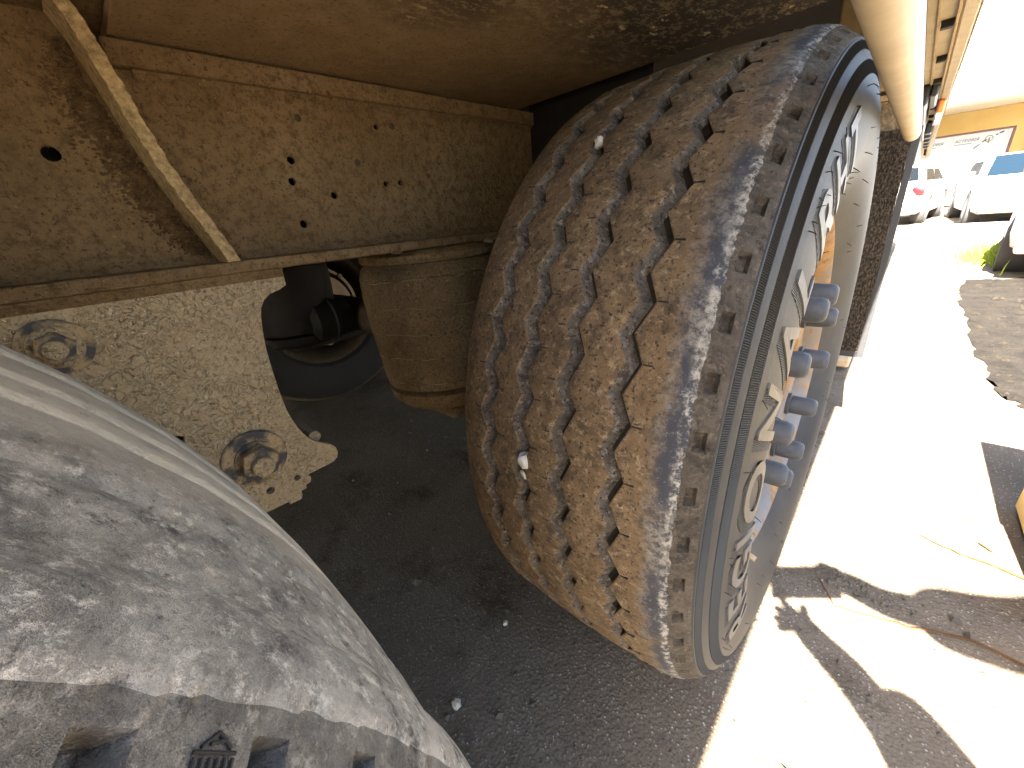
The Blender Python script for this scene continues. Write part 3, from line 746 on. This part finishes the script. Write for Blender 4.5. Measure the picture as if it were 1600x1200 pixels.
# ---- pebbles wedged in the tread
def rock(r, seed, sub=1):
    rnd = random.Random(seed); bm = bmesh.new(); bmesh.ops.create_icosphere(bm, subdivisions=sub, radius=r)
    for v in bm.verts: v.co = v.co*rnd.uniform(.72, 1.15)
    s = Vector((rnd.uniform(.8, 1.1), rnd.uniform(.7, 1), rnd.uniform(.8, 1.15)))
    for v in bm.verts: v.co = Vector((v.co.x*s.x, v.co.y*s.y, v.co.z*s.z))
    return bm_mesh(bm)
tag(put('pebble', rock(.0075, 1, 2), M['stone'], None, (-.2890, .4745, .9175)), 'small tan pebble wedged high in the tread groove', 'pebble', 'pebbles wedged in the tread')
tag(put('pebble', rock(.0098, 2, 2), M['stone'], None, (-.2800, .2885, .5735)), 'larger white pebble wedged low in the tread, upper of the touching pair', 'pebble', 'pebbles wedged in the tread')
tag(put('pebble', rock(.0080, 3, 2), M['stone'], None, (-.2790, .2880, .5555)), 'smaller white pebble wedged low in the tread, lower of the touching pair', 'pebble', 'pebbles wedged in the tread')

# ------------------------------------------------------------------ cars
def car(name, label, loc, heading, kind='sedan', L=4.1, Wd=1.64, Ht=1.30, paint='white'):
    """front of the car looks along local -Y; heading rotates about Z"""
    root = empty(name, loc); tag(root, label, 'car', 'cars parked in the yard')
    hw = Wd/2
    # stations y (front negative), half width, bottom, top of the lower body
    bt = .80
    st = [(-L/2, hw*.80, .30, .56), (-L/2+.06, hw*.90, .24, .62), (-L/2+.35, hw*.97, .20, .70), (-L/2+1.05, hw, .19, bt), (0, hw, .18, bt+.03), (L/2-.75, hw, .19, bt+.05), (L/2-.2, hw*.96, .22, bt+.04), (L/2-.04, hw*.90, .27, bt-.04), (L/2, hw*.82, .32, bt-.12)]
    bm = bmesh.new(); rings = []
    for y, w, zb, zt in st:
        half = [(w*.86, zb), (w*.97, zb+.05), (w, zb+.16), (w*1.0, zb+(zt-zb)*.62), (w*.97, zt-.07), (w*.88, zt-.015), (w*.5, zt+.012)]
        ring = [(x, y, z) for x, z in half] + [(-x, y, z) for x, z in half[::-1]]
        rings.append([bm.verts.new(v) for v in ring])
    for A, B in zip(rings[:-1], rings[1:]):
        n = len(A)
        for k in range(n): bm.faces.new((A[k], A[(k+1) % n], B[(k+1) % n], B[k]))
    bm.faces.new(rings[0]); bm.faces.new(rings[-1][::-1])
    put('body', bm_mesh(bm), M[paint], root, loc, 35)
    # cabin
    if kind == 'sedan': cb = [(-L/2+1.0, bt-.01), (-L/2+1.75, Ht-.03), (-L/2+2.5, Ht), (L/2-1.15, Ht-.06), (L/2-.55, bt+.02)]
    else: cb = [(-L/2+.95, bt-.01), (-L/2+1.65, Ht-.03), (-L/2+2.4, Ht), (L/2-.55, Ht-.05), (L/2-.12, bt+.02)]
    def hwz(z): return hw*.92 - (z-bt)*.30
    bm = bmesh.new(); rings = []
    for y, z in cb:
        if z < bt+.1:
            rings.append([bm.verts.new(v) for v in ((hwz(bt), y, z), (hwz(bt)*.92, y, z+.005), (-hwz(bt)*.92, y, z+.005), (-hwz(bt), y, z))])
        else:
            rings.append([bm.verts.new(v) for v in ((hwz(z-.05), y, z-.05), (hwz(z)*.88, y, z), (-hwz(z)*.88, y, z), (-hwz(z-.05), y, z-.05))])
    for A, B in zip(rings[:-1], rings[1:]):
        for k in range(3): bm.faces.new((A[k], A[k+1], B[k+1], B[k]))
    for s in (0, 3):
        bm.faces.new([r[s] for r in rings])
    put('cabin', bm_mesh(bm), M[paint], root, loc, 30)
    # glass panels a little proud of the cabin
    def quad(name, pts, thick, mat):
        bm = bmesh.new(); n = (Vector(pts[1])-Vector(pts[0])).cross(Vector(pts[2])-Vector(pts[0])).normalized()
        cen = sum((Vector(p) for p in pts), Vector())/len(pts)
        if n.dot(cen-Vector((0, 0, .9))) < 0: n = -n
        A = [bm.verts.new(Vector(p)+n*.004) for p in pts]; B = [bm.verts.new(Vector(p)+n*(.004+thick)) for p in pts]
        k = len(A)
        for i in range(k): bm.faces.new((A[i], A[(i+1) % k], B[(i+1) % k], B[i]))
        bm.faces.new(A[::-1]); bm.faces.new(B)
        return put(name, bm_mesh(bm), mat, root, loc)
    def lerp(a, b, f): return a+(b-a)*f
    (ya, za), (yb, zb_) = cb[0], cb[1]
    def fr(f): return lerp(ya, yb, f), lerp(za, zb_, f)
    y1, z1 = fr(.06); y2, z2 = fr(.93)
    quad('windscreen', [(hwz(bt)*.88, y1, z1+.004), (-hwz(bt)*.88, y1, z1+.004), (-hwz(z2)*.84, y2, z2+.004), (hwz(z2)*.84, y2, z2+.004)], .01, M['glass_blue'])
    (ya, za), (yb, zb_) = cb[-1], cb[-2]
    y1, z1 = fr(.12); y2, z2 = fr(.9)
    quad('rear_window', [(hwz(bt)*.85, y1, z1+.004), (-hwz(bt)*.85, y1, z1+.004), (-hwz(z2)*.82, y2, z2+.004), (hwz(z2)*.82, y2, z2+.004)], .01, M['glass'])
    for s in (-1, 1):
        xb, xt = s*(hwz(bt+.04)), s*(hwz(Ht-.10))
        ys = cb[0][0]+.22; ye = cb[-1][0]-.25; ym = (ys+ye)/2+.05
        for nm, a0, a1, b0, b1 in (('front_side_window', ys, ym-.04, cb[1][0]+.05, ym-.04), ('rear_side_window', ym+.04, ye, ym+.04, cb[-2][0]-.02)):
            quad(nm, [(xb, a0, bt+.06), (xb, a1, bt+.06), (xt, b1, Ht-.11), (xt, b0, Ht-.11)], .006, M['glass'])
        bm = bmesh.new(); add_box(bm, (s*(hw+.02)-.06, cb[0][0]+.28, bt+.02), (s*(hw+.02)+.06, cb[0][0]+.40, bt+.14), .025, 2)
        put('wing_mirror', bm_mesh(bm), M['trim'], root, loc, 40)
        bm = bmesh.new(); add_box(bm, (s*hw*.70-.19, -L/2-.012+.02, .53), (s*hw*.70+.13, -L/2+.16, .64), .03, 2)
        put('headlight', bm_mesh(bm), M['alloy'], root, loc, 40)
        bm = bmesh.new(); add_box(bm, (s*hw*.84-.11, L/2-.14, .58), (s*hw*.84+.09, L/2-.005, .76), .03, 2)
        put('tail_light', bm_mesh(bm), M['red'], root, loc, 40)
        for yy in (-L/2+.80, L/2-.80):
            c = (loc[0]+s*(hw-.075), loc[1]+yy, loc[2]+.295)
            wq = put('wheel', bm_mesh(lathe([(-.09, .18), (-.09, .275), (-.07, .295), (.07, .295), (.095, .275), (.095, .18), (.08, .175)], 32)), M['tyre_far'], root, c, 40)
            put('wheel_rim', bm_mesh(lathe([(s*.06, .18), (s*.088, .178), (s*.075, .15), (s*.08, .05), (s*.09, 0)], 24)), M['alloy'], wq, c, 40)
            put('wheel_arch', bm_mesh(lathe([(s*(hw-.2), 0), (s*(hw-.2), .345), (s*(hw+.006), .345), (s*(hw+.008), .33), (s*(hw+.004), .30), (s*(hw-.01), .29), (s*(hw-.02), 0)], 32)), M['trim'], root, (loc[0], loc[1]+yy, loc[2]+.30), 40)
    bm = bmesh.new(); add_box(bm, (-hw*.42, -L/2-.008, .545), (hw*.42, -L/2+.1, .60), .01); put('grille', bm_mesh(bm), M['trim'], root, loc)
    bm = bmesh.new(); add_box(bm, (-.12, -L/2-.016, .56), (.12, -L/2-.009, .585), .002); put('badge', bm_mesh(bm), M['alloy'], root, loc)
    bm = bmesh.new(); add_box(bm, (-.26, -L/2-.02, .40), (.26, -L/2+.01, .50), .004); put('number_plate', bm_mesh(bm), M['plate'], root, loc)
    bm = bmesh.new(); add_box(bm, (-.26, L/2-.01, .44), (.26, L/2+.02, .54), .004); put('number_plate', bm_mesh(bm), M['plate'], root, loc)
    for x0, x1 in ((-hw*.82, -hw*.38), (-hw*.30, hw*.30), (hw*.38, hw*.82)):
        bm = bmesh.new()
        for zz in (.315, .345): add_box(bm, (x0, -L/2-.012+.03*(abs(x0+x1) > .3), zz), (x1, -L/2+.1, zz+.014), .003)
        put('bumper_intake', bm_mesh(bm), M['trim'], root, loc)
    bm = bmesh.new(); add_box(bm, (-hw*.90, -L/2-.035, .225), (hw*.90, -L/2+.25, .30), .03, 2); put('front_bumper', bm_mesh(bm), M['beige'], root, loc, 40)
    bm = bmesh.new(); add_box(bm, (-hw*.92, L/2-.25, .30), (hw*.92, L/2+.035, .46), .04, 2); put('rear_bumper', bm_mesh(bm), M['alloy'], root, loc, 40)
    root.rotation_euler = (0, 0, heading)
    return root
car('parked_car', 'white saloon car facing the camera in front of the yellow building', (1.52, 13.2, 0), R(2), 'sedan', 4.1, 1.66, 1.22)
car('parked_car', 'white hatchback seen from behind, half hidden by the mud flap', (-.37, 14.2, 0), R(172), 'hatch', 3.7, 1.5, 1.20)
car('parked_car', 'pale car at the right edge, only its front corner in view', (1.74, 7.15, 0), R(-9), 'sedan', 4.1, 1.7, 1.30)

nb = empty('added_box_trailer', (-4.2, 0, 0)); tag(nb, 'added dark box trailer alongside, blocking sky light beyond the far wheels', 'trailer')  # neighbour added to cut the sky light reaching under the deck
bpart('body', (-5.5, -7, 1.05), (-2.95, 7.5, 3.9), M['dark'], nb, .03)
bpart('blocker_skirt', (-3.0, -6.5, .10), (-2.96, 7.0, 1.049), M['dark'], nb, .01); bpart('blocker_skirt', (-5.49, -6.5, .18), (-5.45, 7.0, 1.049), M['dark'], nb, .01)
for yy in (-4.5, -3.1, 5.2):
    for xx in (-3.3, -5.15):
        w = put('wheel', LOW, M['tread'], nb, (xx, yy, .515)); w.rotation_euler = (0, 0, 0 if xx > -4 else math.pi)
# kerb board in front of the saloon
me, c = box((.56, 10.55, 0.002), (3.4, 10.68, .11), .015, 2); tag(put('kerb', me, M['kerb'], None, c), 'low pale kerb in front of the white saloon car', 'kerb')

# ------------------------------------------------------------------ building and banner fence
def building():
    b = empty('building', (4, 24, 0)); tag(b, 'yellow plastered building with a deep white canopy roof behind the cars', 'building')
    bpart('wall', (-9, 22.4, 0), (14, 30, 2.898), M['wall'], b, .02)
    bpart('canopy_roof', (-9.5, 18.0, 2.90), (14.5, 30.5, 3.52), M['roofw'], b, .03)
    for x in (2.35, 5.5, 8.6):
        bpart('wall_pier', (x, 22.2, 0), (x+.35, 22.399, 2.89), M['wall'], b, .01)
    for x in (3.3, 6.4):
        f = bpart('window', (x, 22.34, 1.0), (x+1.5, 22.395, 2.3), M['roofw'], b, .01)
        bpart('pane', (x+.07, 22.325, 1.07), (x+.71, 22.338, 2.23), M['glass'], f, 0); bpart('pane', (x+.79, 22.325, 1.07), (x+1.43, 22.338, 2.23), M['glass'], f, 0)
building()
def banner_fence():
    Yf = 20.0
    g = empty('banner_fence', (0, Yf, 0)); tag(g, 'white fence hung with printed banners under a maroon top rail', 'fence')
    bpart('top_rail', (-2.6, Yf-.03, 2.06), (1.74, Yf+.03, 2.11), M['maroon'], g, .005)
    bpart('fence_post', (1.69, Yf-.032, 0), (1.745, Yf+.028, 2.055), M['maroon'], g, .005)
    bpart('fence_panel', (-2.6, Yf-.01, .05), (1.685, Yf+.01, 2.055), M['banner'], g, .002)
    for x0, x1 in ((-2.2, -.50), (-.44, .44), (.50, 1.60)):
        bn = bpart('banner', (x0, Yf-.024, 1.60), (x1, Yf-.012, 2.045), M['banner'], g, .002)
        if x0 > .5 or x0 < -2: pass
    def text(s, x, z, size, mat, sh=.12):
        me = text_mesh(s, size, .002, sh, .0, 'LEFT')
        o = put('banner_text', me, mat, g, (x, Yf-.028, z)); o.rotation_euler = (R(90), 0, 0)
    text('АСТРОВІЯ', .55, 1.85, .098, M['ink']); text('АСТРОВІЯ', -.20, 1.85, .098, M['ink']); text('АСТРОВІЯ', -1.2, 1.85, .098, M['ink'])
    # small strap line under each name, an emblem and a diagonal stroke
    for x in (.56, -.19):
        bpart('strap_line', (x, Yf-.027, 1.785), (x+.36, Yf-.0245, 1.797), M['ink'], g, 0)
    bm = lathe([(0, .072), (.003, .072), (.003, .085), (0, .085), (0, .072)], 32, 'y'); put('emblem_ring', bm_mesh(bm), M['ink'], g, (1.26, Yf-.028, 1.86), 40)
    bpart('emblem_mark', (1.25, Yf-.0278, 1.74), (1.285, Yf-.0245, 1.89), M['ink2'], g, 0)
    bm = bmesh.new(); tube(bm, [(1.00, Yf-.03, 1.64), (1.10, Yf-.03, 1.73)], .010, 6); tube(bm, [(1.14, Yf-.03, 1.79), (1.22, Yf-.03, 1.84)], .014, 6); tube(bm, [(1.38, Yf-.03, 1.93), (1.42, Yf-.03, 1.95)], .015, 6); tube(bm, [(1.45, Yf-.03, 1.97), (1.52, Yf-.03, 2.0)], .017, 6); put('diagonal_stroke', bm_mesh(bm), M['ink'], g)
banner_fence()

# ------------------------------------------------------------------ things on the ground
def crate():
    c = empty('wooden_crate', (.56, 1.28, 0)); tag(c, 'pale yellow plywood crate on the ground at the right edge', 'crate')
    x0, x1, y0, y1, h = .362, .78, 1.02, 1.505, .36
    bpart('side_panel', (x0, y0, .012), (x0+.012, y1, h), M['wood'], c, .002); bpart('side_panel', (x1-.012, y0, .012), (x1, y1, h), M['wood'], c, .002)
    bpart('end_panel', (x0+.0125, y1-.012, .012), (x1-.0125, y1-.0005, h), M['wood'], c, .002); bpart('end_panel', (x0+.0125, y0+.0005, .012), (x1-.0125, y0+.012, h), M['wood'], c, .002)
    bpart('lid', (x0-.004, y0-.004, h+.001), (x1+.004, y1+.004, h+.013), M['wood'], c, .002); bpart('runner', (x0+.03, y0+.05, 0), (x1-.03, y0+.09, .0115), M['wood'], c, .001)
crate()
def twig(pts, r, label):
    bm = bmesh.new(); P = []
    for i in range(len(pts)-1):
        for k in range(5):
            f = k/5; P.append(Vector(pts[i]).lerp(Vector(pts[i+1]), f)+Vector((smooth_noise(0, .002), smooth_noise(0, .004), abs(smooth_noise(0, .002)))))
    P.append(Vector(pts[-1])); n = len(P)
    tube(bm, P, [r*(1-.6*i/n) for i in range(n)][::-1], 6)
    tag(put('twig', bm_mesh(bm), M['twig'], None), label, 'twig')
twig([(.183, 1.236, .006), (.25, 1.21, .008), (.31, 1.21, .007), (.42, 1.18, .006)], .0030, 'tan twig on the sunlit ground nearer the crate')
twig([(.012, .935, .006), (.046, .871, .007), (.088, .882, .008), (.166, .903, .008), (.256, .943, .008), (.40, .925, .006)], .0028, 'long dark twig lying across the shadows on the ground')
bm = bmesh.new()
lv = [bm.verts.new(v) for v in ((.281, 1.285, .006), (.290, 1.281, .010), (.303, 1.268, .009), (.310, 1.262, .006), (.300, 1.264, .008), (.288, 1.275, .009))]
bm.faces.new(lv); g = bmesh.ops.extrude_face_region(bm, geom=list(bm.faces))
for v in g['geom']:
    if isinstance(v, bmesh.types.BMVert): v.co.z += .0012
tag(put('dry_leaf', bm_mesh(bm), M['leaf'], None), 'curled brown dry leaf on the ground beside the tan twig', 'leaf')

def grit():
    rnd = random.Random(11); vv = []; ff = []
    def add(x, y, r):
        base = len(vv); a0 = rnd.uniform(0, 6.3)
        for k in range(4):
            a = a0+k*math.pi/2; q = r*rnd.uniform(.7, 1.2); vv.append((x+q*math.cos(a), y+q*math.sin(a), r*rnd.uniform(.05, .25)))
        vv.append((x+rnd.uniform(-.3, .3)*r, y+rnd.uniform(-.3, .3)*r, r*rnd.uniform(.6, 1.0))); vv.append((x, y, -.002))
        for k in range(4): ff.append((base+k, base+(k+1) % 4, base+4)); ff.append((base+(k+1) % 4, base+k, base+5))
    for _ in range(9000):
        x = rnd.uniform(-1.1, .05); y = rnd.uniform(-.1, 1.3); add(x, y, rnd.uniform(.0010, .0026))
    for _ in range(2500):
        x = rnd.uniform(-2.4, .4); y = rnd.uniform(-.3, 3.5); add(x, y, rnd.uniform(.002, .0045))
    for _ in range(420):
        x = rnd.uniform(-1.6, .4); y = rnd.uniform(-.1, 2.2); add(x, y, abs(rnd.gauss(.005, .0025))+.002)
    for _ in range(700):
        x = rnd.gauss(.06, .05); y = rnd.gauss(1.03, .05); add(x, y, rnd.uniform(.002, .0065))
    tag(put('ground_grit', mesh_from(vv, ff), M['pebble'], None), 'loose grit and small stones scattered over the asphalt', 'grit', kind='stuff')
    vv.clear(); ff.clear()
    for _ in range(450):
        x = rnd.uniform(.42, 1.2); y = rnd.uniform(2.3, 5.4); add(x, y, abs(rnd.gauss(.008, .007))+.003)
    tag(put('soil_stones', mesh_from(vv, ff), M['soilstone'], None), 'brown clods and stones lying on the soil verge toned dark for shade', 'stones', kind='stuff')
    vv.clear(); ff.clear()
grit()
def big_stone(x, y, r, sd, label):
    tag(put('stone', rock(r, sd, 2), M['stone'], None, (x, y, r*.5)), label, 'stone')
big_stone(-.445, .212, .0095, 21, 'pale grey stone on the shaded asphalt beside the worn tyre')
big_stone(-.486, .390, .0065, 22, 'small pale stone on the shaded asphalt between the two tyres')

def grass():
    rnd = random.Random(4); vv = []; ff = []
    for _ in range(1500):
        x = rnd.gauss(.80, .17); y = rnd.gauss(6.75, .30)
        h = rnd.uniform(.06, .20)*max(.35, 1-abs(x-.8)*1.6); a = rnd.uniform(0, 6.28); w = .006; b = len(vv); lx, ly = rnd.uniform(-.10, .10), rnd.uniform(-.10, .10)
        dx, dy = w*math.cos(a), w*math.sin(a)
        vv += [(x-dx, y-dy, 0), (x+dx, y+dy, 0), (x+lx*.4+dx*.7, y+ly*.4+dy*.7, h*.6), (x+lx*.4-dx*.7, y+ly*.4-dy*.7, h*.6), (x+lx, y+ly, h)]
        ff += [(b, b+1, b+2, b+3), (b+3, b+2, b+4)]
    tag(put('grass_tuft', mesh_from(vv, ff), M['grass'], None), 'bright green grass growing by the pale car at the right', 'grass', kind='stuff')
grass()

# ------------------------------------------------------------------ photographer just outside the picture (casts the arm shadows)
def skin_obj(name, joints, edges, root, mat, parent, sub=2):
    me = bpy.data.meshes.new(name); me.from_pydata([j[:3] for j in joints], edges, [])
    o = bpy.data.objects.new(name, me); col.objects.link(o); me.materials.append(mat)
    md = o.modifiers.new('skin', 'SKIN'); md.use_smooth_shade = True
    if not me.skin_vertices: me.skin_vertices.new()
    for i, j in enumerate(joints):
        r = j[3]; me.skin_vertices[0].data[i].radius = (r, r); me.skin_vertices[0].data[i].use_root = (i == root)
    ms = o.modifiers.new('sub', 'SUBSURF'); ms.levels = sub; ms.render_levels = sub
    dg = bpy.context.evaluated_depsgraph_get(); dg.update()
    me2 = bpy.data.meshes.new_from_object(o.evaluated_get(dg)); bpy.data.objects.remove(o)
    ob = bpy.data.objects.new(name, me2); col.objects.link(ob); ob.parent = parent
    if parent: ob.location = -WL[parent.name]
    return ob
def person():
    p = empty('person', (.98, -.25, 0))
    tag(p, 'person in navy jacket and grey trousers reaching a phone under the trailer, outside the frame', 'person')
    pel = (.98, -.30, .90); che = (.86, -.24, 1.22); nek = (.80, -.21, 1.38)
    shR = (.74, -.06, 1.32); elR = (.44, -.075, 1.02); wrR = (.20, -.02, .90)
    shL = (.88, -.42, 1.26); elL = (.36, -.25, .70); wrL = (.14, -.11, .785)
    J = [(*pel, .15), (.92, -.27, 1.06, .145), (*che, .16), (*nek, .065), (.77, -.19, 1.46, .085), (.745, -.18, 1.56, .10), (.735, -.175, 1.65, .075),
         (*shR, .065), (*elR, .047), (*wrR, .032), (*shL, .065), (*elL, .047), (*wrL, .032),
         (.98, -.18, .84, .09), (.93, -.12, .48, .062), (.99, -.10, .09, .042), (.88, -.10, .035, .038),
         (1.0, -.42, .84, .09), (.97, -.46, .48, .062), (1.05, -.48, .09, .042), (.94, -.48, .035, .038)]
    Ed = [(0, 1), (1, 2), (2, 3), (3, 4), (4, 5), (5, 6), (2, 7), (7, 8), (8, 9), (2, 10), (10, 11), (11, 12), (0, 13), (13, 14), (14, 15), (15, 16), (0, 17), (17, 18), (18, 19), (19, 20)]
    def hand(wi, wr, palm, tips, thumb):
        b = len(J); J.append((*palm, .026)); Ed.append((wi, b))
        for t in tips:
            i = len(J); mid = Vector(palm).lerp(Vector(t), .45)+Vector((0, 0, .012)); J.append((*mid, .0095)); J.append((*t, .008)); Ed.extend([(b, i), (i, i+1)])
        i = len(J); mid = Vector(palm).lerp(Vector(thumb), .5); J.append((*mid, .011)); J.append((*thumb, .009)); Ed.extend([(b, i), (i, i+1)])
    hand(9, wrR, (.145, .0, .89), [(.075, -.005, .925), (.068, .0, .905), (.07, .006, .885), (.078, .01, .868)], (.11, -.05, .90))
    hand(12, wrL, (.085, -.085, .785), [(.02, -.035, .80), (.012, -.045, .782), (.015, -.055, .765), (.025, -.06, .75)], (.06, -.04, .82))
    skin_obj('body', J, Ed, 0, M['skin'], p)
    skin_obj('jacket', [(.975, -.295, .86, .168), (.92, -.27, 1.06, .165), (*che, .178), (.815, -.215, 1.355, .095), (*shR, .082), (*elR, .078), (.24, -.03, .92, .060), (*shL, .082), (*elL, .072), (.18, -.12, .79, .056)],
             [(0, 1), (1, 2), (2, 3), (2, 4), (4, 5), (5, 6), (2, 7), (7, 8), (8, 9)], 0, M['jacket'], p)
    skin_obj('trousers', [(.985, -.30, .90, .160), (.98, -.18, .82, .108), (.93, -.12, .48, .082), (.985, -.10, .12, .062), (1.0, -.42, .82, .108), (.97, -.46, .48, .082), (1.045, -.48, .12, .062)],
             [(0, 1), (1, 2), (2, 3), (0, 4), (4, 5), (5, 6)], 0, M['trouser'], p)
    for j, k in (((.99, -.10), (.86, -.10)), ((1.05, -.48), (.92, -.48))):
        skin_obj('shoe', [(j[0]+.03, j[1], .05, .05), (j[0]-.05, j[1], .045, .048), (k[0], k[1], .036, .04)], [(0, 1), (1, 2)], 0, M['shoe'], p, 1)
    skin_obj('hair', [(.785, -.19, 1.58, .085), (.755, -.18, 1.655, .098), (.72, -.175, 1.675, .07)], [(0, 1), (1, 2)], 0, M['hair'], p)
    # the phone, held just behind the lens
    bm = bmesh.new(); add_box(bm, (-.018, -.058, .006), (.140, .017, .014), .003, 2)
    ph = put('smartphone', bm_mesh(bm), M['black'], None); ph.matrix_world = cam.matrix_world.copy()
    tag(ph, 'black smartphone held in both hands just behind the picture plane', 'phone')
person()
